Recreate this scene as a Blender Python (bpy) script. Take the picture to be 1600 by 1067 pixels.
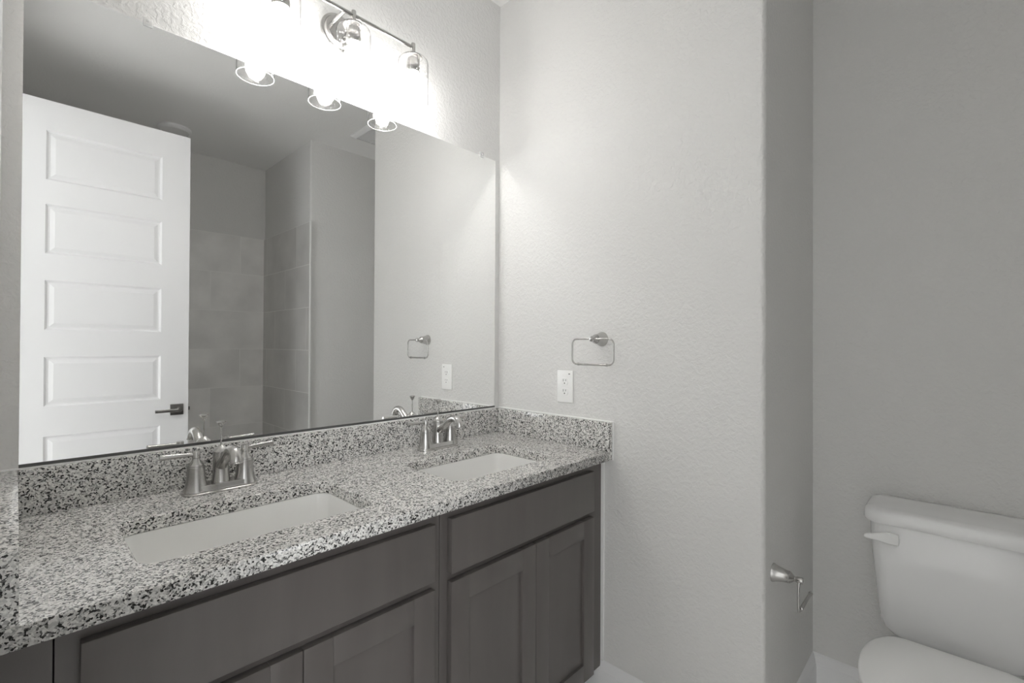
import bpy, bmesh, math, random
from mathutils import Vector, Matrix
random.seed(7)
PI = math.pi
for o in list(bpy.data.objects):
    bpy.data.objects.remove(o)
SC = bpy.context.scene
COL = SC.collection

# ------------------------------------------------------------------ camera
FPX, YAW, PITCH, ROLL = 741.02, math.radians(43.705), math.radians(0.369), math.radians(0.271)
CAM = Vector((-1.467, -1.4834, 1.249))
cam_data = bpy.data.cameras.new('camera')
cam_data.sensor_width = 36.0
cam_data.lens = FPX * 36.0 / 1600.0
cam_data.clip_start = 0.01
cam = bpy.data.objects.new('camera', cam_data)
COL.objects.link(cam)
fa = Vector((math.cos(YAW), math.sin(YAW), 0)); r0 = Vector((math.sin(YAW), -math.cos(YAW), 0)); up = Vector((0, 0, 1))
F = fa * math.cos(PITCH) + up * math.sin(PITCH)
U0 = -fa * math.sin(PITCH) + up * math.cos(PITCH)
R = r0 * math.cos(ROLL) + U0 * math.sin(ROLL)
U = -r0 * math.sin(ROLL) + U0 * math.cos(ROLL)
cam.matrix_world = Matrix(((R.x, U.x, -F.x, CAM.x), (R.y, U.y, -F.y, CAM.y), (R.z, U.z, -F.z, CAM.z), (0, 0, 0, 1)))
SC.camera = cam

# ------------------------------------------------------------------ light and exposure
BULB_STRENGTH = 46.0
SKY_STRENGTH = 5.0
world = bpy.data.worlds.new('daylight'); SC.world = world
world.use_nodes = True
bg = world.node_tree.nodes['Background']
bg.inputs['Color'].default_value = (0.96, 0.98, 1.0, 1)
bg.inputs['Strength'].default_value = SKY_STRENGTH
SC.view_settings.view_transform = 'Standard'
SC.view_settings.look = 'None'
SC.view_settings.gamma = 1.0
SC.view_settings.use_curve_mapping = False
SC.view_settings.exposure = 0.52
SC.cycles.use_denoising = True
SC.cycles.caustics_reflective = True
SC.cycles.max_bounces = 16
SC.cycles.diffuse_bounces = 8
SC.cycles.glossy_bounces = 8
SC.cycles.transparent_max_bounces = 24
SC.cycles.sample_clamp_indirect = 0.0
SC.cycles.blur_glossy = 0.0
SC.cycles.use_guiding = True

# ------------------------------------------------------------------ room dimensions
H = 2.74          # ceiling
ZS = 0.9737       # top of the stone splashes
ZC = 0.8721       # counter top
YF = -0.578       # counter front edge
T = 0.023         # splash thickness
SLAB = 0.031
YE = -1.073       # end of the right wall
XW = 0.585        # wall behind the toilet
XL = -1.492       # left wall
YP = -1.99        # partition face
YR = -2.90        # rear wall

# ------------------------------------------------------------------ materials
def principled(name, color, rough=0.5, metal=0.0, **kw):
    m = bpy.data.materials.new(name); m.use_nodes = True
    b = m.node_tree.nodes['Principled BSDF']
    b.inputs['Base Color'].default_value = (*color, 1)
    b.inputs['Roughness'].default_value = rough
    b.inputs['Metallic'].default_value = metal
    for k, v in kw.items():
        b.inputs[k].default_value = v
    return m, m.node_tree.nodes, m.node_tree.links, b

def bump(nodes, links, b, height, strength, dist=0.002):
    bp = nodes.new('ShaderNodeBump'); bp.inputs['Strength'].default_value = strength; bp.inputs['Distance'].default_value = dist
    links.new(height, bp.inputs['Height']); links.new(bp.outputs['Normal'], b.inputs['Normal'])
    return bp

def objcoord(nodes):
    return nodes.new('ShaderNodeTexCoord').outputs['Object']

def paint(name, color, rough=0.6, strength=0.5):
    m, n, l, b = principled(name, color, rough)
    tc = objcoord(n)
    a = n.new('ShaderNodeTexNoise'); a.inputs['Scale'].default_value = 75; a.inputs['Detail'].default_value = 3; a.inputs['Distortion'].default_value = 0.6
    c = n.new('ShaderNodeTexNoise'); c.inputs['Scale'].default_value = 26; c.inputs['Detail'].default_value = 2
    l.new(tc, a.inputs['Vector']); l.new(tc, c.inputs['Vector'])
    r = n.new('ShaderNodeMapRange'); r.inputs['From Min'].default_value = 0.42; r.inputs['From Max'].default_value = 0.62
    l.new(a.outputs['Fac'], r.inputs['Value'])
    ad = n.new('ShaderNodeMath'); ad.operation = 'MULTIPLY_ADD'; ad.inputs[1].default_value = 0.5
    l.new(c.outputs['Fac'], ad.inputs[0]); l.new(r.outputs['Result'], ad.inputs[2])
    bump(n, l, b, ad.outputs[0], strength, 0.0016)
    return m

M = {}
M['wall'] = paint('wall_paint', (0.74, 0.735, 0.722))
M['ceiling'] = paint('ceiling_paint', (0.90, 0.897, 0.888), 0.7, 0.2)
M['trim'] = principled('white_trim_paint', (0.86, 0.86, 0.865), 0.35)[0]
M['door'] = principled('white_door_paint', (0.89, 0.89, 0.90), 0.4)[0]
M['caulk'] = principled('white_caulk', (0.88, 0.88, 0.87), 0.5)[0]
M['porcelain'] = principled('porcelain', (0.90, 0.90, 0.90), 0.12, **{'Coat Weight': 0.4})[0]
M['sink'] = principled('sink_porcelain', (0.86, 0.857, 0.84), 0.15)[0]
M['plastic'] = principled('white_plastic', (0.90, 0.90, 0.89), 0.3)[0]
M['slot'] = principled('dark_slot', (0.03, 0.03, 0.03), 0.6)[0]
M['dark_metal'] = principled('dark_nickel', (0.20, 0.195, 0.19), 0.32, 1.0)[0]
M['chrome'] = principled('chrome', (0.8, 0.8, 0.8), 0.08, 1.0)[0]
M['clear'] = principled('clear_plastic', (0.9, 0.9, 0.9), 0.1, **{'Alpha': 0.35})[0]
M['bolt'] = principled('dark_bolt', (0.08, 0.075, 0.07), 0.4, 0.6)[0]
M['mirror'] = principled('mirror_silver', (0.94, 0.945, 0.94), 0.0, 1.0)[0]
M['mirror_edge'] = principled('mirror_edge', (0.10, 0.10, 0.10), 0.4)[0]

def nickel():
    m, n, l, b = principled('brushed_nickel', (0.53, 0.522, 0.51), 0.27, 1.0)
    tc = objcoord(n)
    w = n.new('ShaderNodeMapping'); w.inputs['Scale'].default_value = (20, 20, 500)
    a = n.new('ShaderNodeTexNoise'); a.inputs['Scale'].default_value = 1.0; a.inputs['Detail'].default_value = 2
    l.new(tc, w.inputs['Vector']); l.new(w.outputs['Vector'], a.inputs['Vector'])
    r = n.new('ShaderNodeMapRange'); r.inputs['To Min'].default_value = 0.22; r.inputs['To Max'].default_value = 0.28
    l.new(a.outputs['Fac'], r.inputs['Value']); l.new(r.outputs['Result'], b.inputs['Roughness'])
    return m
M['nickel'] = nickel()

def granite():
    m, n, l, b = principled('speckled_granite', (0.5, 0.5, 0.5), 0.16)
    tc = objcoord(n)
    d = n.new('ShaderNodeTexNoise'); d.inputs['Scale'].default_value = 160; d.inputs['Detail'].default_value = 2
    l.new(tc, d.inputs['Vector'])
    sc = n.new('ShaderNodeVectorMath'); sc.operation = 'MULTIPLY_ADD'
    sc.inputs[1].default_value = (0.006, 0.006, 0.006)
    l.new(d.outputs['Color'], sc.inputs[0]); l.new(tc, sc.inputs[2])
    v = n.new('ShaderNodeTexVoronoi'); v.inputs['Scale'].default_value = 340; v.inputs['Randomness'].default_value = 1
    l.new(sc.outputs[0], v.inputs['Vector'])
    sep = n.new('ShaderNodeSeparateColor'); l.new(v.outputs['Color'], sep.inputs['Color'])
    big = n.new('ShaderNodeTexNoise'); big.inputs['Scale'].default_value = 95; big.inputs['Detail'].default_value = 2
    l.new(tc, big.inputs['Vector'])
    mx = n.new('ShaderNodeMath'); mx.operation = 'MULTIPLY_ADD'; mx.inputs[1].default_value = 0.6; mx.inputs[2].default_value = -0.30
    l.new(big.outputs['Fac'], mx.inputs[0])
    ad = n.new('ShaderNodeMath'); ad.operation = 'ADD'
    l.new(sep.outputs['Red'], ad.inputs[0]); l.new(mx.outputs[0], ad.inputs[1])
    cr = n.new('ShaderNodeValToRGB'); cr.color_ramp.interpolation = 'CONSTANT'
    e = cr.color_ramp.elements
    e[0].position = 0.0; e[0].color = (0.022, 0.021, 0.020, 1)
    e[1].position = 0.15; e[1].color = (0.13, 0.128, 0.122, 1)
    for p, c in ((0.24, 0.37), (0.36, 0.60), (0.58, 0.74), (0.82, 0.87)):
        k = e.new(p); k.color = (c, c * 0.985, c * 0.955, 1)
    l.new(ad.outputs[0], cr.inputs['Fac']); l.new(cr.outputs['Color'], b.inputs['Base Color'])
    return m
M['granite'] = granite()

def wood():
    m, n, l, b = principled('dark_stained_maple', (0.06, 0.052, 0.047), 0.33)
    tc = objcoord(n)
    w = n.new('ShaderNodeMapping'); w.inputs['Scale'].default_value = (9, 9, 1.4)
    a = n.new('ShaderNodeTexNoise'); a.inputs['Scale'].default_value = 2.0; a.inputs['Detail'].default_value = 5; a.inputs['Distortion'].default_value = 0.5
    l.new(tc, w.inputs['Vector']); l.new(w.outputs['Vector'], a.inputs['Vector'])
    cr = n.new('ShaderNodeValToRGB'); e = cr.color_ramp.elements
    e[0].position = 0.3; e[0].color = (0.112, 0.101, 0.095, 1)
    e[1].position = 0.75; e[1].color = (0.130, 0.118, 0.111, 1)
    l.new(a.outputs['Fac'], cr.inputs['Fac']); l.new(cr.outputs['Color'], b.inputs['Base Color'])
    return m
M['wood'] = wood()

def tile(name, axis, start, length, height, top, base, steps):
    """running-bond tile with every row shifted one third; axis is the horizontal object axis"""
    m, n, l, b = principled(name, base, 0.3)
    sp = n.new('ShaderNodeSeparateXYZ'); l.new(objcoord(n), sp.inputs[0])
    def mt(op, a, bb=None, c=None):
        k = n.new('ShaderNodeMath'); k.operation = op
        for i, v in enumerate((a, bb, c)):
            if v is None: continue
            if hasattr(v, 'links') or hasattr(v, 'is_linked'): l.new(v, k.inputs[i])
            else: k.inputs[i].default_value = v
        return k.outputs[0]
    rowf = mt('DIVIDE', mt('SUBTRACT', top, sp.outputs['Z']), height)
    row = mt('FLOOR', rowf)
    fz = mt('SUBTRACT', rowf, row)
    shift = mt('MULTIPLY', mt('MODULO', row, 3.0), steps)
    uf = mt('DIVIDE', mt('ADD', mt('SUBTRACT', sp.outputs[axis], start), shift), length)
    ui = mt('FLOOR', uf)
    fu = mt('SUBTRACT', uf, ui)
    dz = mt('MULTIPLY', mt('MINIMUM', fz, mt('SUBTRACT', 1.0, fz)), height)
    du = mt('MULTIPLY', mt('MINIMUM', fu, mt('SUBTRACT', 1.0, fu)), length)
    g = mt('LESS_THAN', mt('MINIMUM', dz, du), 0.002)
    no = n.new('ShaderNodeTexNoise'); no.inputs['Scale'].default_value = 3.5; no.inputs['Detail'].default_value = 6
    mp = n.new('ShaderNodeVectorMath'); mp.operation = 'ADD'
    cb = n.new('ShaderNodeCombineXYZ'); l.new(mt('MULTIPLY', ui, 3.7), cb.inputs[0]); l.new(mt('MULTIPLY', row, 1.9), cb.inputs[2])
    l.new(objcoord(n), mp.inputs[0]); l.new(cb.outputs[0], mp.inputs[1]); l.new(mp.outputs[0], no.inputs['Vector'])
    cr = n.new('ShaderNodeValToRGB'); e = cr.color_ramp.elements
    e[0].position = 0.3; e[0].color = tuple(c * 0.88 for c in base) + (1,)
    e[1].position = 0.7; e[1].color = tuple(c * 1.1 for c in base) + (1,)
    l.new(no.outputs['Fac'], cr.inputs['Fac'])
    mix = n.new('ShaderNodeMix'); mix.data_type = 'RGBA'
    l.new(g, mix.inputs[0]); l.new(cr.outputs['Color'], mix.inputs[6]); mix.inputs[7].default_value = (0.90, 0.895, 0.88, 1)
    l.new(mix.outputs[2], b.inputs['Base Color'])
    return m
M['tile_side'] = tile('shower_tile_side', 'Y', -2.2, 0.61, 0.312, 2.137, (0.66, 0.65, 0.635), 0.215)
M['tile_back'] = tile('shower_tile_back', 'X', -0.18, 0.61, 0.312, 2.137, (0.84, 0.83, 0.815), 0.215)  # same tile, its colour lightened to stand in for light missing in the alcove
M['floor'] = tile('floor_tile', 'X', 0.0, 0.61, 0.312, 0.0, (0.60, 0.59, 0.58), 0.2)

def seeded_glass():
    m = bpy.data.materials.new('clear_seeded_glass'); m.use_nodes = True
    n, l = m.node_tree.nodes, m.node_tree.links
    n.clear()
    out = n.new('ShaderNodeOutputMaterial')
    tc = objcoord(n)
    v = n.new('ShaderNodeTexVoronoi'); v.inputs['Scale'].default_value = 130; l.new(tc, v.inputs['Vector'])
    r = n.new('ShaderNodeMapRange'); r.inputs['From Min'].default_value = 0.16; r.inputs['From Max'].default_value = 0.30
    r.inputs['To Min'].default_value = 1; r.inputs['To Max'].default_value = 0
    l.new(v.outputs['Distance'], r.inputs['Value'])
    bp = n.new('ShaderNodeBump'); bp.inputs['Strength'].default_value = 0.2; bp.inputs['Distance'].default_value = 0.001
    l.new(r.outputs['Result'], bp.inputs['Height'])
    lw = n.new('ShaderNodeLayerWeight'); lw.inputs['Blend'].default_value = 0.5
    p5 = n.new('ShaderNodeMath'); p5.operation = 'POWER'; p5.inputs[1].default_value = 5.0
    l.new(lw.outputs['Facing'], p5.inputs[0])
    fr = n.new('ShaderNodeMath'); fr.operation = 'MULTIPLY_ADD'; fr.inputs[1].default_value = 0.35; fr.inputs[2].default_value = 0.05
    l.new(p5.outputs[0], fr.inputs[0])
    mixc = n.new('ShaderNodeMix'); mixc.data_type = 'RGBA'
    mixc.inputs[6].default_value = (0.98, 0.98, 0.98, 1); mixc.inputs[7].default_value = (0.10, 0.10, 0.10, 1)
    l.new(p5.outputs[0], mixc.inputs[0])
    tr = n.new('ShaderNodeBsdfTransparent'); l.new(mixc.outputs[2], tr.inputs['Color'])
    gl = n.new('ShaderNodeBsdfGlossy'); gl.inputs['Roughness'].default_value = 0.05; l.new(bp.outputs['Normal'], gl.inputs['Normal'])
    sd = n.new('ShaderNodeBsdfTranslucent'); sd.inputs['Color'].default_value = (0.9, 0.9, 0.9, 1)
    sf = n.new('ShaderNodeMath'); sf.operation = 'MULTIPLY'; sf.inputs[1].default_value = 0.22
    l.new(r.outputs['Result'], sf.inputs[0])
    ms = n.new('ShaderNodeMixShader')
    l.new(sf.outputs[0], ms.inputs['Fac']); l.new(tr.outputs[0], ms.inputs[1]); l.new(sd.outputs[0], ms.inputs[2])
    mx = n.new('ShaderNodeMixShader')
    l.new(fr.outputs[0], mx.inputs['Fac']); l.new(ms.outputs[0], mx.inputs[1]); l.new(gl.outputs[0], mx.inputs[2])
    l.new(mx.outputs[0], out.inputs['Surface'])
    return m
M['glass'] = seeded_glass()
def glass_rim():
    m = bpy.data.materials.new('polished_glass_rim'); m.use_nodes = True
    n, l = m.node_tree.nodes, m.node_tree.links
    n.clear()
    out = n.new('ShaderNodeOutputMaterial')
    tr = n.new('ShaderNodeBsdfTransparent'); sd = n.new('ShaderNodeBsdfTranslucent'); sd.inputs['Color'].default_value = (0.9, 0.9, 0.9, 1)
    gl = n.new('ShaderNodeBsdfGlossy'); gl.inputs['Roughness'].default_value = 0.1
    a = n.new('ShaderNodeMixShader'); a.inputs['Fac'].default_value = 0.45
    b = n.new('ShaderNodeMixShader'); b.inputs['Fac'].default_value = 0.15
    l.new(tr.outputs[0], a.inputs[1]); l.new(sd.outputs[0], a.inputs[2])
    l.new(a.outputs[0], b.inputs[1]); l.new(gl.outputs[0], b.inputs[2]); l.new(b.outputs[0], out.inputs['Surface'])
    return m
M['glass_rim'] = glass_rim()
def emit(name, col, s):
    m = bpy.data.materials.new(name); m.use_nodes = True
    b = m.node_tree.nodes['Principled BSDF']
    b.inputs['Base Color'].default_value = (0.9, 0.9, 0.88, 1)
    b.inputs['Emission Color'].default_value = (*col, 1); b.inputs['Emission Strength'].default_value = s
    return m
M['bulb'] = emit('lit_bulb', (1.0, 0.985, 0.96), BULB_STRENGTH)

# ------------------------------------------------------------------ mesh helpers
def link(name, me, parent=None, loc=None):
    o = bpy.data.objects.new(name, me); COL.objects.link(o)
    if loc is not None: o.location = loc
    if parent is not None: o.parent = parent
    return o

def finish(bm, name, mat, parent=None, loc=None, smooth=35):
    bmesh.ops.recalc_face_normals(bm, faces=bm.faces[:])
    me = bpy.data.meshes.new(name)
    if smooth:
        for f in bm.faces: f.smooth = True
        lim = math.radians(smooth)
        for e in bm.edges:
            if len(e.link_faces) == 2 and e.calc_face_angle(0) > lim: e.smooth = False
    bm.to_mesh(me); bm.free()
    for mm in (mat if isinstance(mat, (list, tuple)) else [mat]): me.materials.append(mm)
    return link(name, me, parent, loc)

def box(bm, x0, x1, y0, y1, z0, z1, bev=0.0, seg=2):
    vs = [bm.verts.new(p) for p in ((x0, y0, z0), (x1, y0, z0), (x1, y1, z0), (x0, y1, z0), (x0, y0, z1), (x1, y0, z1), (x1, y1, z1), (x0, y1, z1))]
    fs = [bm.faces.new([vs[i] for i in q]) for q in ((3, 2, 1, 0), (4, 5, 6, 7), (0, 1, 5, 4), (1, 2, 6, 5), (2, 3, 7, 6), (3, 0, 4, 7))]
    if bev:
        es = list({e for f in fs for e in f.edges})
        bmesh.ops.bevel(bm, geom=es, offset=bev, segments=seg, affect='EDGES', profile=0.5)

def rings(bm, loops, cap=True, closed=False):
    """skin a list of equal-length point loops"""
    L = [[bm.verts.new(p) for p in lp] for lp in loops]
    n = len(L[0])
    pairs = list(zip(L, L[1:])) + ([(L[-1], L[0])] if closed else [])
    for a, b in pairs:
        for i in range(n):
            j = (i + 1) % n
            bm.faces.new((a[i], a[j], b[j], b[i]))
    if cap and not closed:
        bm.faces.new(L[0][::-1]); bm.faces.new(L[-1])

def frame(axis):
    w = Vector(axis).normalized()
    h = Vector((0, 0, 1)) if abs(w.z) < 0.9 else Vector((0, 1, 0))
    u = h.cross(w).normalized()
    return u, w.cross(u), w

def lathe(bm, origin, axis, prof, n=32, cap=True):
    """prof: list of (radius, distance along axis)"""
    o = Vector(origin); u, v, w = frame(axis)
    rings(bm, [[o + w * d + (u * math.cos(2 * PI * i / n) + v * math.sin(2 * PI * i / n)) * max(r, 1e-5) for i in range(n)] for r, d in prof], cap)

def spline(pts, k=8):
    P = [Vector(p) for p in pts]
    out = []
    for i in range(len(P) - 1):
        a = P[max(i - 1, 0)]; b = P[i]; c = P[i + 1]; d = P[min(i + 2, len(P) - 1)]
        for j in range(k):
            t = j / k
            out.append(0.5 * ((2 * b) + (c - a) * t + (2 * a - 5 * b + 4 * c - d) * t * t + (3 * b - a - 3 * c + d) * t ** 3))
    out.append(P[-1])
    return out

def tube(bm, path, rad, n=16, closed=False):
    P = [Vector(p) for p in path]; m = len(P)
    if not hasattr(rad, '__len__'): rad = [rad] * m
    loops = []; pu = None
    for i, p in enumerate(P):
        a = P[(i - 1) % m] if (closed or i > 0) else p
        b = P[(i + 1) % m] if (closed or i < m - 1) else p
        w = (b - a).normalized()
        if pu is None:
            pu = frame(w)[0]
        u = (pu - w * pu.dot(w)).normalized(); pu = u
        v = w.cross(u)
        loops.append([p + (u * math.cos(2 * PI * k / n) + v * math.sin(2 * PI * k / n)) * rad[i] for k in range(n)])
    rings(bm, loops, True, closed)

def rrect(cx, cy, hx, hy, r, n=6):
    r = max(min(r, hx - 1e-4, hy - 1e-4), 1e-4)
    pts = []
    for sx, sy, a0 in ((1, 1, 0), (-1, 1, 90), (-1, -1, 180), (1, -1, 270)):
        for i in range(n + 1):
            a = math.radians(a0 + 90 * i / n)
            pts.append((cx + sx * (hx - r) + r * math.cos(a), cy + sy * (hy - r) + r * math.sin(a)))
    return pts

def prism(bm, outline, z0, z1):
    rings(bm, [[(x, y, z0) for x, y in outline], [(x, y, z1) for x, y in outline]])

def sweep(bm, prof, p0, p1, out):
    """extrude a (thickness, height) profile from p0 to p1; out = outward direction"""
    o = Vector(out); a = Vector(p0); b = Vector(p1)
    rings(bm, [[q + o * t + Vector((0, 0, z)) for t, z in prof] for q in (a, b)])

def struct(o, kind='structure', label=None, cat=None):
    o['kind'] = kind
    if label: o['label'] = label
    if cat: o['category'] = cat
    return o
def tag(o, label, cat, group=None):
    o['label'] = label; o['category'] = cat
    if group: o['group'] = group
    return o
def thing(name, label, cat, loc=(0, 0, 0), group=None):
    o = bpy.data.objects.new(name, None); COL.objects.link(o); o.location = loc
    o.empty_display_size = 0.05
    return tag(o, label, cat, group)

# ------------------------------------------------------------------ the room
bm = bmesh.new(); box(bm, XL - 0.11, XW + 0.11, 0.0, 0.11, 0, H)
struct(finish(bm, 'wall_back', M['wall'], smooth=0))

bm = bmesh.new()
r = 0.014
out = [(XW, 0.0), (0.0, 0.0)] + [(r - r * math.cos(a), YE + r - r * math.sin(a)) for a in [PI / 2 * i / 6 for i in range(7)]] + [(XW, YE)]
prism(bm, out, 0, H)
struct(finish(bm, 'wall_right', M['wall']))

bm = bmesh.new(); box(bm, XW, XW + 0.11, YR - 0.1, 0.0, 0, H)
struct(finish(bm, 'wall_toilet', M['wall'], smooth=0))

bm = bmesh.new()
px = 0.013
out = [(XW, YR), (XW, YP)] + [(px + r - r * math.sin(a), YP - r + r * math.cos(a)) for a in [PI / 2 * i / 6 for i in range(7)]] + [(px, YR)]
prism(bm, out, 0, H)
struct(finish(bm, 'wall_partition', M['wall']))

bm = bmesh.new(); box(bm, XL - 0.11, XW, YR - 0.11, YR, 0, H)
struct(finish(bm, 'wall_rear', M['wall'], smooth=0))

DY0, DY1, DZ = -1.752, -1.028, 2.455            # doorway in the left wall
BX, BY0, BY1 = -4.6, -3.4, 1.2                  # bedroom beyond it
bm = bmesh.new()
for y0, y1, z0, z1 in ((BY0, DY0, 0, H), (DY1, BY1, 0, H), (DY0, DY1, DZ, H)):
    box(bm, XL - 0.11, XL, y0, y1, z0, z1)
struct(finish(bm, 'wall_left', M['wall'], smooth=0))

bm = bmesh.new(); box(bm, BX - 0.1, XW + 0.11, BY0 - 0.1, BY1 + 0.1, H, H + 0.1)
struct(finish(bm, 'ceiling', M['ceiling'], smooth=0))
bm = bmesh.new(); box(bm, BX - 0.1, XW + 0.11, BY0 - 0.1, BY1 + 0.1, -0.1, 0)
struct(finish(bm, 'floor', M['floor'], smooth=0))

# the bedroom the doorway opens to, with two unseen windows added to light the bathroom
WZ0, WZ1 = 0.6, 2.4
WY0, WY1 = 0.0, 1.1
bm = bmesh.new()
for y0, y1, z0, z1 in ((BY0, WY0, 0, H), (WY1, BY1, 0, H), (WY0, WY1, 0, WZ0), (WY0, WY1, WZ1, H)):
    box(bm, BX - 0.1, BX, y0, y1, z0, z1)
struct(finish(bm, 'wall_bedroom_west', M['wall'], smooth=0))
bm = bmesh.new()
for y0, y1, z0, z1 in ((WY0, WY0 + 0.05, WZ0, WZ1), (WY1 - 0.05, WY1, WZ0, WZ1), (WY0, WY1, WZ0, WZ0 + 0.05), (WY0, WY1, WZ1 - 0.05, WZ1), (WY0, WY1, (WZ0 + WZ1) / 2 - 0.02, (WZ0 + WZ1) / 2 + 0.02)):
    box(bm, BX - 0.08, BX - 0.03, y0, y1, z0, z1)
struct(finish(bm, 'added_window_2', M['trim'], smooth=0))  # unseen west window, added to send light to partition and alcove
def portal(w, h, loc, aim):
    pl = bpy.data.lights.new('added_window_portal', 'AREA'); pl.shape = 'RECTANGLE'; pl.size = w; pl.size_y = h
    pl.cycles.is_portal = True
    po = bpy.data.objects.new('added_window_portal', pl); COL.objects.link(po)
    po.location = loc; po.rotation_euler = Vector(aim).to_track_quat('-Z', 'Y').to_euler()
portal(WY1 - WY0, WZ1 - WZ0, (BX - 0.09, (WY0 + WY1) / 2, (WZ0 + WZ1) / 2), (1, 0, 0))
bm = bmesh.new(); box(bm, BX - 0.1, XL - 0.11, BY1, BY1 + 0.1, 0, H)
struct(finish(bm, 'wall_bedroom_north', M['wall'], smooth=0))
WX0, WX1, WZ0, WZ1 = -4.3, -2.3, 0.6, 2.4
bm = bmesh.new()
for x0, x1, z0, z1 in ((BX - 0.1, WX0, 0, H), (WX1, XL, 0, H), (WX0, WX1, 0, WZ0), (WX0, WX1, WZ1, H)):
    box(bm, x0, x1, BY0 - 0.1, BY0, z0, z1)
struct(finish(bm, 'wall_bedroom_south', M['wall'], smooth=0))
bm = bmesh.new()
for x0, x1, z0, z1 in ((WX0, WX0 + 0.05, WZ0, WZ1), (WX1 - 0.05, WX1, WZ0, WZ1), (WX0, WX1, WZ0, WZ0 + 0.05), (WX0, WX1, WZ1 - 0.05, WZ1), ((WX0 + WX1) / 2 - 0.02, (WX0 + WX1) / 2 + 0.02, WZ0, WZ1)):
    box(bm, x0, x1, BY0 - 0.08, BY0 - 0.03, z0, z1)
struct(finish(bm, 'added_window_1', M['trim'], smooth=0))  # unseen south window, added and placed to light vanity and right wall
portal(WX1 - WX0, WZ1 - WZ0, ((WX0 + WX1) / 2, BY0 - 0.09, (WZ0 + WZ1) / 2), (0, 1, 0))

# door casing on the bathroom side
bm = bmesh.new()
for y0, y1, z0, z1 in ((DY1, DY1 + 0.057, 0, DZ + 0.057), (DY0 - 0.057, DY0, 0, DZ + 0.057), (DY0, DY1, DZ, DZ + 0.057)):
    box(bm, XL, XL + 0.016, y0, y1, z0, z1, 0.004)
struct(finish(bm, 'trim_1', M['trim']))

# shower tile (tiled surround of the tub alcove, seen in the mirror)
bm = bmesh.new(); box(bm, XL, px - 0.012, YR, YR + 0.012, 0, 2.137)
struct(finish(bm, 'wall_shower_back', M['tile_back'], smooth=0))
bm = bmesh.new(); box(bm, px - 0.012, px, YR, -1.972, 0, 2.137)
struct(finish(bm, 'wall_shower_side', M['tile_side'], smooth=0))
bm = bmesh.new(); box(bm, px - 0.013, px, -1.972, -1.962, 0, 2.14, 0.003)
struct(finish(bm, 'trim_2', M['caulk']))

# baseboards
BB = [(0, 0), (0.015, 0), (0.015, 0.072), (0.0135, 0.078), (0.0135, 0.083), (0.011, 0.088), (0.0105, 0.096), (0.0075, 0.103), (0.005, 0.113), (0.002, 0.117), (0, 0.118)]
def baseboard(name, p0, p1, out):
    bm = bmesh.new(); sweep(bm, BB, p0, p1, out)
    struct(finish(bm, name, M['trim'], smooth=20))
baseboard('baseboard_right', (0, -0.47, 0), (0, YE - 0.015, 0), (-1, 0, 0))
baseboard('baseboard_nook', (-0.015, YE, 0), (XW, YE, 0), (0, -1, 0))
baseboard('baseboard_toilet', (XW, YE, 0), (XW, YP, 0), (-1, 0, 0))
baseboard('baseboard_partition', (px - 0.013, YP, 0), (XW, YP, 0), (0, 1, 0))

# ------------------------------------------------------------------ the open door (seen in the mirror)
DX0, DX1, DYF = XL + 0.01, -0.777, -1.77
bm = bmesh.new()
xs = [DX0, -1.372, -0.908, DX1]
tops = [2.288, 1.926, 1.553, 1.178, 0.79, 0.41]
zsr = [0.012]
for t in reversed(tops): zsr += [t - 0.243, t]
zsr.append(2.434)
V = {}
for side, y in (('f', DYF), ('b', DYF - 0.035)):
    for i, x in enumerate(xs):
        for j, z in enumerate(zsr): V[side, i, j] = bm.verts.new((x, y, z))
panels = []
nj = len(zsr)
for side in 'fb':
    for i in range(3):
        for j in range(nj - 1):
            q = [V[side, i, j], V[side, i + 1, j], V[side, i + 1, j + 1], V[side, i, j + 1]]
            f = bm.faces.new(q if side == 'b' else q[::-1])
            if i == 1 and j % 2 == 1: panels.append(f)
for j in range(nj - 1):
    bm.faces.new((V['f', 0, j], V['f', 0, j + 1], V['b', 0, j + 1], V['b', 0, j]))
    bm.faces.new((V['f', 3, j], V['b', 3, j], V['b', 3, j + 1], V['f', 3, j + 1]))
for i in range(3):
    bm.faces.new((V['f', i, 0], V['b', i, 0], V['b', i + 1, 0], V['f', i + 1, 0]))
    bm.faces.new((V['f', i, nj - 1], V['f', i + 1, nj - 1], V['b', i + 1, nj - 1], V['b', i, nj - 1]))
bmesh.ops.recalc_face_normals(bm, faces=bm.faces[:])
for th, dp in ((0.009, -0.011), (0.007, 0.0), (0.018, 0.006)):
    bmesh.ops.inset_individual(bm, faces=panels, thickness=th, depth=dp, use_even_offset=True)
door = struct(finish(bm, 'door_1', M['door'], smooth=12), 'structure', 'open white six-panel door with a dark lever handle, seen in the mirror', 'door')
# lever set
hx, hz = -0.832, 0.872
bm = bmesh.new()
box(bm, hx - 0.031, hx + 0.031, DYF, DYF + 0.009, hz - 0.031, hz + 0.031, 0.002)
rosette = finish(bm, 'rosette', M['dark_metal'], door)
bm = bmesh.new()
lathe(bm, (hx + 0.006, DYF + 0.009, hz), (0, 1, 0), [(0.013, 0), (0.012, 0.01), (0.0105, 0.035), (0.0105, 0.046)], 20)
box(bm, hx - 0.108, hx + 0.015, DYF + 0.044, DYF + 0.054, hz - 0.009, hz + 0.009, 0.003)
finish(bm, 'door_lever', M['nickel'], door)
bm = bmesh.new()
box(bm, DX1 - 0.001, DX1 + 0.002, DYF - 0.03, DYF - 0.005, hz - 0.028, hz + 0.028, 0.001)
box(bm, DX1, DX1 + 0.011, DYF - 0.024, DYF - 0.011, hz - 0.010, hz + 0.010, 0.002)
finish(bm, 'latch', M['dark_metal'], door)

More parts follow.
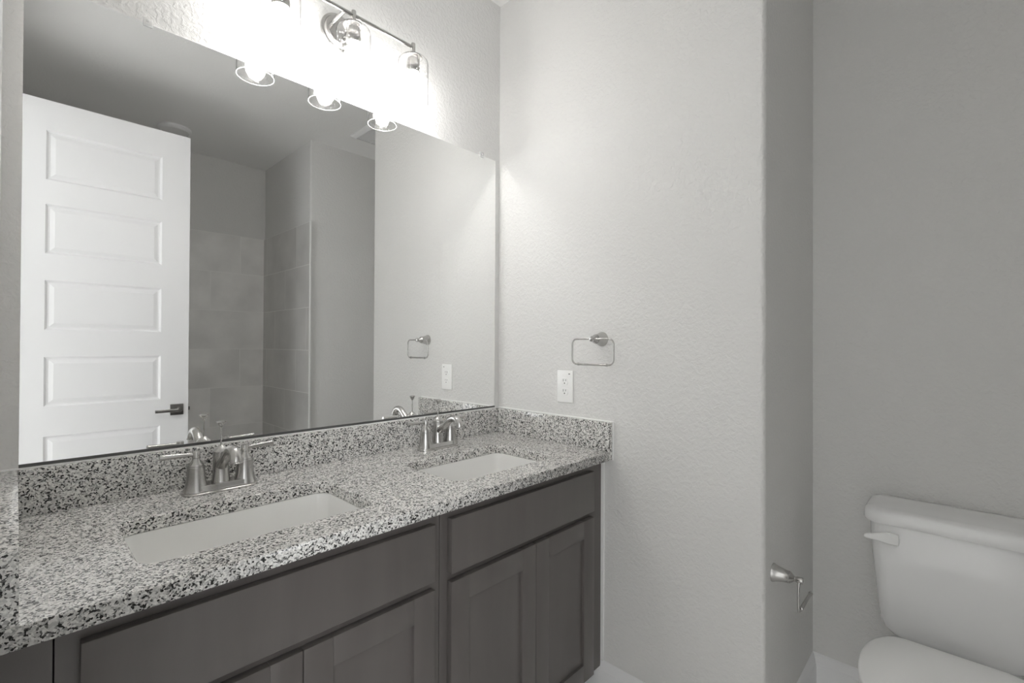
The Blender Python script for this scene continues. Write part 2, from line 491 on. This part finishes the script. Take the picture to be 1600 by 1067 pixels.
# ------------------------------------------------------------------ ceiling fittings (seen in the mirror)
t = thing('ceiling_light', 'round white flush disc light on the ceiling above the open door, seen in the mirror', 'ceiling light', (-0.715, -2.50, H))
bm = bmesh.new(); lathe(bm, (0, 0, 0), (0, 0, -1), [(0.098, 0), (0.098, 0.010), (0.090, 0.020), (0.082, 0.024), (0.080, 0.018)], 48)
finish(bm, 'trim_ring', M['trim'], t)
bm = bmesh.new(); lathe(bm, (0, 0, -0.016), (0, 0, -1), [(0.081, 0), (0.080, 0.004), (0.05, 0.008), (0.001, 0.009)], 40)
finish(bm, 'diffuser', M['plastic'], t)

t = thing('exhaust_fan', 'square white slotted exhaust fan grille on the ceiling, partly hidden in the mirror', 'ceiling vent', (0.315, -1.565, H))
bm = bmesh.new()
a, b_ = 0.14, 0.115
rings(bm, [[(sx * h, sy * h, z) for sx, sy in ((1, 1), (-1, 1), (-1, -1), (1, -1))] for h, z in ((a, 0), (a, -0.006), (b_, -0.024), (b_ - 0.006, -0.024), (b_ - 0.006, -0.004))], cap=False)
finish(bm, 'grille_frame', M['trim'], t, smooth=10)
bm = bmesh.new()
for i in range(19):
    y = -0.099 + i * 0.011
    box(bm, -0.108, 0.108, y - 0.0035, y + 0.0035, -0.022, -0.008)
box(bm, -0.004, 0.004, -0.108, 0.108, -0.0225, -0.008)
finish(bm, 'louvre', M['trim'], t, smooth=0)
bm = bmesh.new(); box(bm, -0.109, 0.109, -0.109, 0.109, -0.004, 0)
finish(bm, 'fan_opening', M['slot'], t, smooth=0)

# ------------------------------------------------------------------ mirror
MX0, MX1, MZ0, MZ1 = -1.4608, -0.030, ZS + 0.006, 2.047
mir = tag(finish((lambda b: (box(b, MX0, MX1, -0.006, -0.0002, MZ0, MZ1), b)[1])(bmesh.new()), 'wall_mirror', M['mirror'], smooth=0),
          'large frameless mirror on the wall above the granite vanity top', 'mirror')
for x in (-1.245, -0.112):
    bm = bmesh.new()
    box(bm, x - 0.010, x + 0.010, -0.009, 0, MZ1 - 0.008, MZ1 + 0.014, 0.002)
    lathe(bm, (x, -0.009, MZ1 + 0.006), (0, -1, 0), [(0.004, 0), (0.004, 0.002), (0.002, 0.003)], 12)
    finish(bm, 'mirror_clip', M['clear'], mir)
bm = bmesh.new(); box(bm, MX0, MX1, -0.0085, -0.0062, MZ0 - 0.002, MZ0 + 0.0045)
finish(bm, 'bottom_channel', M['mirror_edge'], mir, smooth=0)

# ------------------------------------------------------------------ countertop with two cut-outs
SINKS = ((-1.097, 0.222), (-0.418, 0.212))
SY0, SY1 = -0.480, -0.205
def cut(cx, hx): return rrect(cx, (SY0 + SY1) / 2, hx, (SY1 - SY0) / 2, 0.035, 8)
cu = bpy.data.curves.new('countertop', 'CURVE'); cu.dimensions = '2D'; cu.fill_mode = 'BOTH'
bv = 0.003
cu.extrude = SLAB / 2 - bv; cu.bevel_depth = bv; cu.bevel_resolution = 2; cu.offset = -bv
def poly(pts):
    s = cu.splines.new('POLY'); s.points.add(len(pts) - 1)
    for p, q in zip(s.points, pts): p.co = (q[0], q[1], 0, 1)
    s.use_cyclic_u = True
poly([(XL + 0.0005, YF), (-T - 0.0005, YF), (-T - 0.0005, -0.0005), (XL + 0.0005, -0.0005)])
for cx, hx in SINKS: poly(cut(cx, hx))
tmp = bpy.data.objects.new('tmp', cu); COL.objects.link(tmp)
me = bpy.data.meshes.new_from_object(tmp.evaluated_get(bpy.context.evaluated_depsgraph_get()))
bpy.data.objects.remove(tmp); bpy.data.curves.remove(cu)
me.name = 'countertop'; me.materials.clear(); me.materials.append(M['granite'])
ct = link('countertop', me, None, (0, 0, ZC - SLAB / 2))
tag(ct, 'speckled grey granite vanity countertop with two undermount sink cut-outs', 'countertop')

# stone splashes
XS = -1.4615
bm = bmesh.new(); box(bm, XS + 0.0003, -T - 0.0003, -T, -0.0003, ZC, ZS, 0.0015)
tag(finish(bm, 'backsplash', M['granite']), 'long speckled granite backsplash running under the mirror', 'backsplash')
bm = bmesh.new(); box(bm, -T, -0.0003, YF, -0.0003, ZC - SLAB, ZS, 0.0015)
tag(finish(bm, 'side_splash', M['granite']), 'short speckled granite side splash against the wall below the outlet', 'backsplash')
bm = bmesh.new(); box(bm, XL + 0.0003, XS, YF + 0.004, -0.0003, ZC, ZS, 0.0015)
tag(finish(bm, 'side_splash', M['granite']), 'speckled granite side splash at the left end of the vanity top', 'backsplash')

# caulk beads
bm = bmesh.new()
box(bm, XL, -T, -0.010, 0, ZS, ZS + 0.0035)  # rear caulk, widened so its white also imitates the splash's lit top
struct(finish(bm, 'trim_3', M['caulk'], smooth=0))
bm = bmesh.new()
box(bm, -0.006, 0, YF - 0.001, 0, ZS, ZS + 0.004)
box(bm, -0.003, 0, YF - 0.005, YF, ZC - SLAB, ZS + 0.004)
struct(finish(bm, 'trim_4', M['caulk'], smooth=0))
bm = bmesh.new(); box(bm, -0.006, 0, -0.545, -0.533, 0.118, ZC - SLAB)
struct(finish(bm, 'trim_5', M['caulk'], smooth=0))

# ------------------------------------------------------------------ sinks
def sink(cx, hx, label):
    zb = ZC - SLAB
    cy, hy = (SY0 + SY1) / 2, (SY1 - SY0) / 2
    t = thing('undermount_sink', label, 'sink', (cx, cy, zb - 0.15))
    prof = [(0.06, -0.150, 0.05), (0.02, -0.145, 0.05), (0.0, -0.125, 0.04), (-0.010, -0.05, 0.04), (-0.012, -0.012, 0.04), (-0.025, -0.010, 0.05), (-0.025, -0.0005, 0.05),
            (-0.001, -0.0005, 0.034), (0.001, -0.006, 0.033), (0.004, -0.03, 0.034), (0.010, -0.08, 0.036), (0.018, -0.112, 0.04), (0.032, -0.128, 0.04), (0.055, -0.134, 0.04), (0.10, -0.1365, 0.03), (0.118, -0.1375, 0.012)]
    lps = []
    for ins, z, rr in prof:
        lps.append([(x, y, z + 0.15) for x, y in rrect(0, 0, hx - ins, hy - ins, rr, 8)])
    bm = bmesh.new(); rings(bm, lps)
    finish(bm, 'basin', M['sink'], t, smooth=50)
    bm = bmesh.new()
    lathe(bm, (0, 0, 0.0125), (0, 0, 1), [(0.030, 0), (0.030, 0.0015), (0.024, 0.003), (0.021, 0.0018), (0.020, 0.0015), (0.019, 0.0045), (0.010, 0.006), (0.001, 0.0062)], 32)
    finish(bm, 'drain', M['nickel'], t)
sink(*SINKS[0], 'white rectangular undermount sink nearest the camera, below the left faucet')
sink(*SINKS[1], 'white rectangular undermount sink near the outlet wall, below the right faucet')

# ------------------------------------------------------------------ faucets
def stadium(hl, hd, n=14):
    pts = []
    for s, a0 in ((1, -90), (-1, 90)):
        for i in range(n + 1):
            a = math.radians(a0 + 180 * i / n)
            pts.append((s * (hl - hd) + hd * math.cos(a), hd * math.sin(a)))
    return pts
def faucet(loc, label):
    t = thing('faucet', label, 'faucet', loc, 'brushed nickel centerset faucets')
    bm = bmesh.new()
    rings(bm, [[(x, y, z) for x, y in stadium(0.0865 - i, 0.0305 - i)] for i, z in ((0, 0), (0, 0.0035), (0.0015, 0.005), (0.0025, 0.0055), (0.0025, 0.009), (0.0045, 0.011), (0.0065, 0.0195), (0.008, 0.021))])
    finish(bm, 'base_plate', M['nickel'], t)
    for s in (-1, 1):
        bm = bmesh.new()
        lathe(bm, (s * 0.0555, 0, 0.008), (0, 0, 1), [(0.0285, 0), (0.0266, 0.006), (0.0241, 0.014), (0.0219, 0.024), (0.0203, 0.036), (0.0194, 0.050), (0.0190, 0.058), (0.0191, 0.060), (0.0182, 0.0615), (0.0168, 0.0615), (0.0168, 0.063),
                  (0.0172, 0.063), (0.0170, 0.0645), (0.0125, 0.070), (0.0092, 0.076), (0.0078, 0.081)], 36)
        post = finish(bm, 'handle_post', M['nickel'], t)
        bm = bmesh.new()
        lathe(bm, (s * 0.0555, 0, 0.0885), (0, 0, 1), [(0.0080, 0), (0.0088, 0.001), (0.0088, 0.0165), (0.0080, 0.0178), (0.001, 0.018)], 24)
        d = Vector((s, 0.10 if s > 0 else 0.06, 0.02)).normalized()
        lathe(bm, Vector((s * 0.0555, 0, 0.0985)), d, [(0.006, 0.004), (0.0048, 0.010), (0.0046, 0.016), (0.0054, 0.020), (0.0056, 0.034), (0.0066, 0.058), (0.0073, 0.072), (0.0070, 0.074), (0.001, 0.0745)], 20)
        finish(bm, 'lever', M['nickel'], post)
    bm = bmesh.new()
    lathe(bm, (0, 0.002, 0.015), (0, 0, 1), [(0.0225, 0), (0.0205, 0.012), (0.0188, 0.03), (0.0180, 0.05), (0.0180, 0.068), (0.0186, 0.080), (0.0190, 0.083), (0.0184, 0.085), (0.0130, 0.091), (0.0080, 0.0965), (0.0045, 0.099), (0.003, 0.0995)], 36)
    body = finish(bm, 'body', M['nickel'], t)
    bm = bmesh.new()
    path = spline([(0, -0.002, 0.062), (0, -0.016, 0.070), (0, -0.040, 0.086), (0, -0.066, 0.107), (0, -0.088, 0.1155), (0, -0.106, 0.1120), (0, -0.1175, 0.1005), (0, -0.1200, 0.090)], 7)
    k = len(path)
    rad = [0.0150 - 0.0030 * min(1, i / (k * 0.35)) + (0.0025 * max(0, (i - 0.6 * k) / (0.4 * k))) for i in range(k)]
    tube(bm, path, rad, 24)
    lathe(bm, (0, -0.1202, 0.0915), (0, 0, -1), [(0.0147, 0), (0.0158, 0.0008), (0.0158, 0.003), (0.0148, 0.0038), (0.0105, 0.0038), (0.0105, 0.002)], 28)
    finish(bm, 'spout', M['nickel'], body, smooth=50)
    bm = bmesh.new()
    lathe(bm, (0, 0.002, 0.113), (0, 0, 1), [(0.0021, 0), (0.0021, 0.046), (0.0045, 0.048), (0.0075, 0.053), (0.0085, 0.058), (0.0112, 0.0592), (0.0112, 0.0612), (0.008, 0.0630), (0.001, 0.0638)], 24)
    finish(bm, 'lift_rod', M['nickel'], t)
    return t
faucet((-1.097, -0.090, ZC), 'brushed nickel two-handle faucet behind the sink nearest the camera')
faucet((-0.397, -0.090, ZC), 'brushed nickel two-handle faucet behind the sink near the outlet wall')

# ------------------------------------------------------------------ vanity cabinets
YFR, YDR = -0.534, -0.553
TOE = 0.098
CT = ZC - SLAB
def shaker(x0, x1, z0, z1, parent, st=0.060):
    bm = bmesh.new()
    bv = 0.0012
    box(bm, x0, x0 + st, YDR, YFR, z0, z1, bv); box(bm, x1 - st, x1, YDR, YFR, z0, z1, bv)
    box(bm, x0 + st, x1 - st, YDR, YFR, z0, z0 + st, bv); box(bm, x0 + st, x1 - st, YDR, YFR, z1 - st, z1, bv)
    box(bm, x0 + st - 0.004, x1 - st + 0.004, YDR + 0.009, YFR - 0.002, z0 + st - 0.004, z1 - st + 0.004)
    return finish(bm, 'door', M['wood'], parent, smooth=30)
def cabinet(x0, x1, fx0, fx1, fxm, label, filler=None):
    t = thing('vanity_cabinet', label, 'cabinet')
    bm = bmesh.new()
    e = 0.0008
    box(bm, x0 + e, x0 + 0.018, YFR + 0.019, -0.001, TOE, CT - 0.0005)
    box(bm, x1 - 0.018, x1 - e, YFR + 0.019, -0.001, TOE, CT - 0.0005)
    box(bm, x0 + 0.018, x1 - 0.018, YFR + 0.019, -0.001, TOE, TOE + 0.018)
    box(bm, x0 + 0.018, x1 - 0.018, -0.012, -0.001, TOE, CT - 0.16)
    finish(bm, 'carcass', M['wood'], t, smooth=0)
    bm = bmesh.new()
    st = 0.042
    for a0, a1, c0, c1 in ((x0 + e, x0 + st, TOE, CT - 0.0005), (x1 - st, x1 - e, TOE, CT - 0.0005), (x0 + st, x1 - st, CT - 0.04, CT - 0.0005), (x0 + st, x1 - st, 0.63, 0.69), (x0 + st, x1 - st, TOE, TOE + 0.04)):
        box(bm, a0, a1, YFR, YFR + 0.019, c0, c1)
    finish(bm, 'face_frame', M['wood'], t, smooth=0)
    bm = bmesh.new(); box(bm, x0 + e, x1 - e, YFR + 0.075, YFR + 0.09, 0, TOE)
    finish(bm, 'toe_kick', M['wood'], t, smooth=0)
    bm = bmesh.new(); box(bm, fx0, fx1, YDR, YFR, 0.672, 0.810, 0.0015)
    finish(bm, 'drawer_front', M['wood'], t, smooth=30)
    shaker(fx0, fxm - 0.001, 0.108, 0.652, t)
    shaker(fxm + 0.001, fx1, 0.108, 0.652, t)
    if filler:
        bm = bmesh.new(); box(bm, filler[0], filler[1], YFR, YFR + 0.019, TOE, CT - 0.0005)
        finish(bm, 'filler_strip', M['wood'], t, smooth=0)
    return t
cabinet(-1.4255, -0.733, -1.398, -0.759, -1.0755, 'dark brown vanity cabinet under the left sink, doors cut by the photo bottom', (XL + 0.012, -1.427))
cabinet(-0.7325, -0.006, -0.708, -0.075, -0.383, 'dark brown vanity cabinet under the right sink, beside the outlet wall')

# ------------------------------------------------------------------ vanity light
LY, LXS = -0.105, (-0.9644, -0.7464, -0.526)
VL = thing('vanity_light', 'brushed nickel three-lamp vanity light with clear seeded glass shades above the mirror', 'wall light', (-0.7464, 0, 2.262))
def vl(v): return (v[0] + 0.7464, v[1], v[2] - 2.262)
bm = bmesh.new()
lathe(bm, vl((-0.7464, -0.0003, 2.262)), (0, -1, 0), [(0.060, 0), (0.060, 0.008), (0.057, 0.011), (0.052, 0.012), (0.051, 0.014), (0.049, 0.021), (0.044, 0.025), (0.001, 0.026)], 56)
plate = finish(bm, 'backplate', M['nickel'], VL)
for dz in (-0.036,):
    bm = bmesh.new(); lathe(bm, vl((-0.7464, -0.0255, 2.262 + dz)), (0, -1, 0), [(0.006, 0), (0.0065, 0.003), (0.0065, 0.010), (0.004, 0.013), (0.001, 0.0132)], 16)
    finish(bm, 'thumb_screw', M['nickel'], plate)
BZ = 2.273
for dx in (-0.030, 0.030):
    bm = bmesh.new(); tube(bm, [vl((-0.7464 + dx, -0.024, BZ)), vl((-0.7464 + dx, LY, BZ))], 0.0058, 16)
    finish(bm, 'arm', M['nickel'], VL)
bm = bmesh.new(); tube(bm, [vl((LXS[0], LY, BZ)), vl((LXS[2], LY, BZ))], 0.0062, 18)
finish(bm, 'bar', M['nickel'], VL)
for x in LXS:
    bm = bmesh.new()
    lathe(bm, vl((x, LY, 2.288)), (0, 0, -1), [(0.001, 0), (0.0068, 0.0006), (0.0074, 0.002), (0.0074, 0.036), (0.010, 0.037), (0.022, 0.041), (0.030, 0.046), (0.0315, 0.050), (0.030, 0.0515), (0.022, 0.0515), (0.0225, 0.056), (0.0225, 0.076), (0.024, 0.084), (0.0245, 0.088), (0.0225, 0.100), (0.0205, 0.102), (0.0185, 0.102), (0.0185, 0.09)], 36)
    hold = finish(bm, 'lamp_holder', M['nickel'], VL)
    bm = bmesh.new()
    n = 64
    pr = [(0.0235, 2.2355), (0.036, 2.2352), (0.0445, 2.2325), (0.0495, 2.2265), (0.0518, 2.218), (0.0522, 2.20), (0.0522, 2.15), (0.0522, 2.10), (0.0520, 2.069)]
    rings(bm, [[Vector(vl((x, LY, 0))) + Vector((rr * math.cos(2 * PI * i / n), rr * math.sin(2 * PI * i / n), z)) for i in range(n)] for rr, z in pr], cap=False)
    ring = [Vector(vl((x, LY, 2.0685))) + Vector((0.0515 * math.cos(2 * PI * i / n), 0.0515 * math.sin(2 * PI * i / n), 0)) for i in range(n)]
    shell = set(bm.faces)
    tube(bm, ring, 0.0013, 8, closed=True)
    for f in bm.faces:
        if f not in shell: f.material_index = 1
    finish(bm, 'glass_shade', [M['glass'], M['glass_rim']], hold, smooth=60)
    bm = bmesh.new()
    lathe(bm, vl((x, LY, 2.192)), (0, 0, -1), [(0.0135, 0), (0.0135, 0.008), (0.0150, 0.014), (0.021, 0.027), (0.0265, 0.040), (0.0285, 0.052), (0.0265, 0.064), (0.020, 0.074), (0.010, 0.080), (0.001, 0.0815)], 28)
    finish(bm, 'light_bulb', M['bulb'], hold, smooth=60)

# ------------------------------------------------------------------ towel ring
ry, rz, rx = -0.532, 1.270, -0.062
TR = thing('towel_ring', 'square brushed nickel towel ring on the wall above the outlet', 'towel ring', (0, ry, rz))
bm = bmesh.new()
lathe(bm, (-0.0003, 0, 0), (-1, 0, 0), [(0.0265, 0), (0.0262, 0.003), (0.0235, 0.008), (0.0205, 0.018), (0.0180, 0.030), (0.0168, 0.038), (0.0172, 0.040), (0.0165, 0.0415), (0.0158, 0.0415), (0.0158, 0.043), (0.0162, 0.0432), (0.0120, 0.049), (0.0075, 0.054), (0.0075, 0.058), (0.0098, 0.061), (0.0105, 0.065), (0.0085, 0.070), (0.001, 0.072)], 36)
finish(bm, 'wall_post', M['nickel'], TR)
bm = bmesh.new()
hw, zt, zb_, cr = 0.084, 0.0, -0.090, 0.016
pts = []
for cy_, cz_, a0 in ((hw - cr, zt - cr, 0), (-hw + cr, zt - cr, 90), (-hw + cr, zb_ + cr, 180), (hw - cr, zb_ + cr, 270)):
    for i in range(8):
        a = math.radians(a0 + 90 * i / 7)
        bow = 0.0
        pts.append((cy_ + cr * math.cos(a), cz_ + cr * math.sin(a)))
tube(bm, [(rx, y * (1 + 0.06 * math.sin(PI * min(1, max(0, -z / 0.09)))), z) for y, z in pts], 0.0031, 12, closed=True)
finish(bm, 'ring', M['nickel'], TR)
bm = bmesh.new()
lathe(bm, (rx, -0.062, zb_), (0, 1, 0), [(0.0045, 0), (0.0058, 0.001), (0.0058, 0.004), (0.0042, 0.0045), (0.0042, 0.1195), (0.0058, 0.120), (0.0058, 0.123), (0.0045, 0.124)], 16)
finish(bm, 'towel_bar', M['nickel'], TR)

# ------------------------------------------------------------------ outlet
oy, oz = -0.369, 1.089
OU = thing('wall_outlet', 'white duplex wall outlet below the towel ring', 'outlet', (0, oy, oz))
bm = bmesh.new(); box(bm, -0.0058, -0.0002, -0.038, 0.038, -0.0615, 0.0615, 0.0025, 3)
finish(bm, 'cover_plate', M['plastic'], OU)
bm = bmesh.new(); box(bm, -0.0063, -0.0055, -0.0245, -0.0175, 0.047, 0.050)
finish(bm, 'sensor', M['slot'], OU, smooth=0)['label'] = 'small dark sensor window'
for dz in (-0.0195, 0.0195):
    bm = bmesh.new()
    pts = []
    for i in range(28):
        a = 2 * PI * i / 28
        pts.append((0.0172 * math.cos(a), max(-0.0135, min(0.0135, 0.0172 * math.sin(a)))))
    rings(bm, [[(xx, y * s, z * s + dz) for y, z in pts] for xx, s in ((-0.005, 1), (-0.0072, 1), (-0.0078, 0.96))])
    fc = finish(bm, 'socket', M['plastic'], OU)
    bm = bmesh.new()
    box(bm, -0.0080, -0.0070, 0.0050, 0.0068, dz - 0.0005, dz + 0.0085); box(bm, -0.0080, -0.0070, -0.0068, -0.0050, dz + 0.0008, dz + 0.0082)
    lathe(bm, (-0.0070, 0, dz - 0.007), (-1, 0, 0), [(0.0026, 0), (0.0026, 0.001)], 12)
    finish(bm, 'slot', M['slot'], fc, smooth=0)['label'] = 'dark plug slots'

# ------------------------------------------------------------------ toilet paper holder
hx_, hz_ = 0.078, 0.583
TP = thing('toilet_paper_holder', 'empty brushed nickel toilet paper holder on the wall beside the toilet', 'toilet paper holder', (hx_, YE, hz_))
bm = bmesh.new()
lathe(bm, (0, -0.0003, 0), (0, -1, 0), [(0.0265, 0), (0.0262, 0.003), (0.0235, 0.008), (0.0205, 0.018), (0.0180, 0.030), (0.0168, 0.040), (0.0172, 0.042), (0.0165, 0.0435), (0.0158, 0.0435), (0.0158, 0.045), (0.0162, 0.0452), (0.0110, 0.052), (0.0070, 0.057), (0.0070, 0.060), (0.0085, 0.062), (0.0090, 0.076), (0.0080, 0.078), (0.001, 0.0785)], 36)
finish(bm, 'wall_post', M['nickel'], TP)
bm = bmesh.new()
tube(bm, spline([(0, -0.069, 0), (-0.008, -0.069, -0.012), (-0.013, -0.069, -0.035), (-0.013, -0.069, -0.070), (-0.008, -0.069, -0.085), (0.004, -0.069, -0.088), (0.020, -0.069, -0.088)], 6), 0.0035, 12)
finish(bm, 'hook_arm', M['nickel'], TP)
bm = bmesh.new()
lathe(bm, (0.012, -0.069, -0.088), (1, 0, 0), [(0.004, 0), (0.0062, 0.001), (0.0062, 0.004), (0.0048, 0.005), (0.0048, 0.118), (0.0062, 0.119), (0.0062, 0.123), (0.004, 0.124)], 16)
finish(bm, 'roll_bar', M['nickel'], TP)

# ------------------------------------------------------------------ toilet  (local +x = away from the wall)
TO = thing('toilet', 'white two-piece toilet with closed lid against the nook wall', 'toilet', (XW, -1.46, 0))
TO.rotation_euler = (0, 0, PI)
def loft(sec, n=8):
    """sec: (z, d0, d1, halfwidth, corner radius)"""
    return [[(x, y, z) for x, y in rrect((d0 + d1) / 2, 0, (d1 - d0) / 2, hw, rr, n)] for z, d0, d1, hw, rr in sec]
bm = bmesh.new()
rings(bm, loft([(0.354, 0.06, 0.155, 0.105, 0.03), (0.356, 0.045, 0.172, 0.130, 0.035), (0.363, 0.032, 0.185, 0.150, 0.04), (0.380, 0.022, 0.192, 0.164, 0.04), (0.408, 0.017, 0.196, 0.172, 0.04), (0.48, 0.015, 0.199, 0.180, 0.04), (0.60, 0.014, 0.201, 0.191, 0.04), (0.700, 0.013, 0.202, 0.197, 0.04), (0.704, 0.013, 0.199, 0.194, 0.04), (0.712, 0.013, 0.199, 0.194, 0.04)]))
finish(bm, 'tank', M['porcelain'], TO, smooth=50)
bm = bmesh.new()
rings(bm, loft([(0.7055, 0.012, 0.210, 0.204, 0.04), (0.7055, 0.006, 0.214, 0.209, 0.045), (0.712, 0.005, 0.217, 0.212, 0.045), (0.733, 0.005, 0.216, 0.211, 0.045), (0.741, 0.007, 0.2135, 0.2085, 0.043), (0.7465, 0.011, 0.207, 0.202, 0.04), (0.7495, 0.02, 0.192, 0.187, 0.035), (0.753, 0.06, 0.14, 0.13, 0.03)]))
finish(bm, 'tank_lid', M['porcelain'], TO, smooth=50)
# flush lever: local y is mirrored (world -y = local +y)
bm = bmesh.new()
lathe(bm, (0.200, -0.138, 0.666), (1, 0, 0), [(0.010, 0), (0.010, 0.010), (0.008, 0.012)], 20)
sec = []
for y, cz_, hz2, x0 in ((-0.122, 0.666, 0.0155, 0.211), (-0.126, 0.666, 0.0172, 0.210), (-0.150, 0.666, 0.0168, 0.210), (-0.170, 0.665, 0.0115, 0.211), (-0.188, 0.663, 0.0085, 0.214), (-0.200, 0.662, 0.0068, 0.2155), (-0.204, 0.662, 0.004, 0.217)):
    sec.append([(x, y, z) for x, z in rrect(x0 + 0.006, cz_, 0.006, hz2, 0.004, 4)])
rings(bm, sec)
finish(bm, 'flush_lever', M['plastic'], TO, smooth=50)
# bowl
def egg(d0, d1, hw, z, n=48, back=0.55):
    """rounded outline from d0 (back, squarer) to d1 (front, elliptical)"""
    mid = d0 + (d1 - d0) * 0.42
    pts = []
    for i in range(n):
        a = 2 * PI * i / n
        c, s = math.cos(a), math.sin(a)
        if c >= 0:
            x = mid + (d1 - mid) * c; y = hw * s
        else:
            e = back
            x = mid + (mid - d0) * -(abs(c) ** e); y = hw * math.copysign(abs(s) ** 0.8, s)
        pts.append((x, y, z))
    return pts
bm = bmesh.new()
rings(bm, [egg(0.09, 0.60, 0.115, 0.0), egg(0.09, 0.60, 0.115, 0.02), egg(0.10, 0.58, 0.105, 0.06), egg(0.10, 0.58, 0.105, 0.16), egg(0.09, 0.62, 0.13, 0.24), egg(0.08, 0.68, 0.165, 0.32), egg(0.07, 0.69, 0.168, 0.335), egg(0.075, 0.69, 0.166, 0.341), egg(0.225, 0.70, 0.168, 0.343), egg(0.235, 0.715, 0.176, 0.360), egg(0.24, 0.72, 0.180, 0.378), egg(0.245, 0.715, 0.176, 0.386)])
bowl = finish(bm, 'bowl', M['porcelain'], TO, smooth=50)
def lidline(d0, d1, hw, hb, z, n=40):
    """closed seat outline: straight back edge of half-width hb, bulging sides, round front"""
    side = spline([(d0, -hb, z), (d0 + 0.018, -hb - 0.035, z), (d0 + 0.075, -hw + 0.012, z), (d0 + 0.16, -hw, z), (d0 + 0.27, -hw * 0.93, z), (d0 + 0.38, -hw * 0.66, z), (d1 - 0.012, -hw * 0.28, z), (d1, 0, z)], 6)
    return [tuple(p) for p in side] + [(p.x, -p.y, p.z) for p in reversed(side[:-1])]
def slabloft(d0, d1, hw, hb, z0, z1, rd):
    return [lidline(d0 + i, d1 - i, hw - i, hb - i * 0.5, z) for i, z in ((rd, z0), (0, z0 + rd * 0.6), (0, z1 - rd), (rd * 0.5, z1 - rd * 0.3), (rd * 1.4, z1), (0.06, z1 + 0.003))]
bm = bmesh.new(); rings(bm, slabloft(0.305, 0.725, 0.182, 0.102, 0.387, 0.402, 0.005))
finish(bm, 'seat', M['plastic'], TO, smooth=50)
bm = bmesh.new(); rings(bm, slabloft(0.300, 0.728, 0.184, 0.104, 0.4035, 0.422, 0.007))
finish(bm, 'seat_lid', M['plastic'], TO, smooth=50)
for s in (-1, 1):
    bm = bmesh.new(); box(bm, 0.283, 0.303, s * 0.075 - 0.014, s * 0.075 + 0.014, 0.386, 0.402, 0.004)
    finish(bm, 'seat_hinge', M['plastic'], TO)
    bm = bmesh.new(); lathe(bm, (0.13, s * 0.10, 0.338), (0, 0, 1), [(0.006, 0), (0.006, 0.022)], 12)
    finish(bm, 'tank_bolt', M['bolt'], TO)
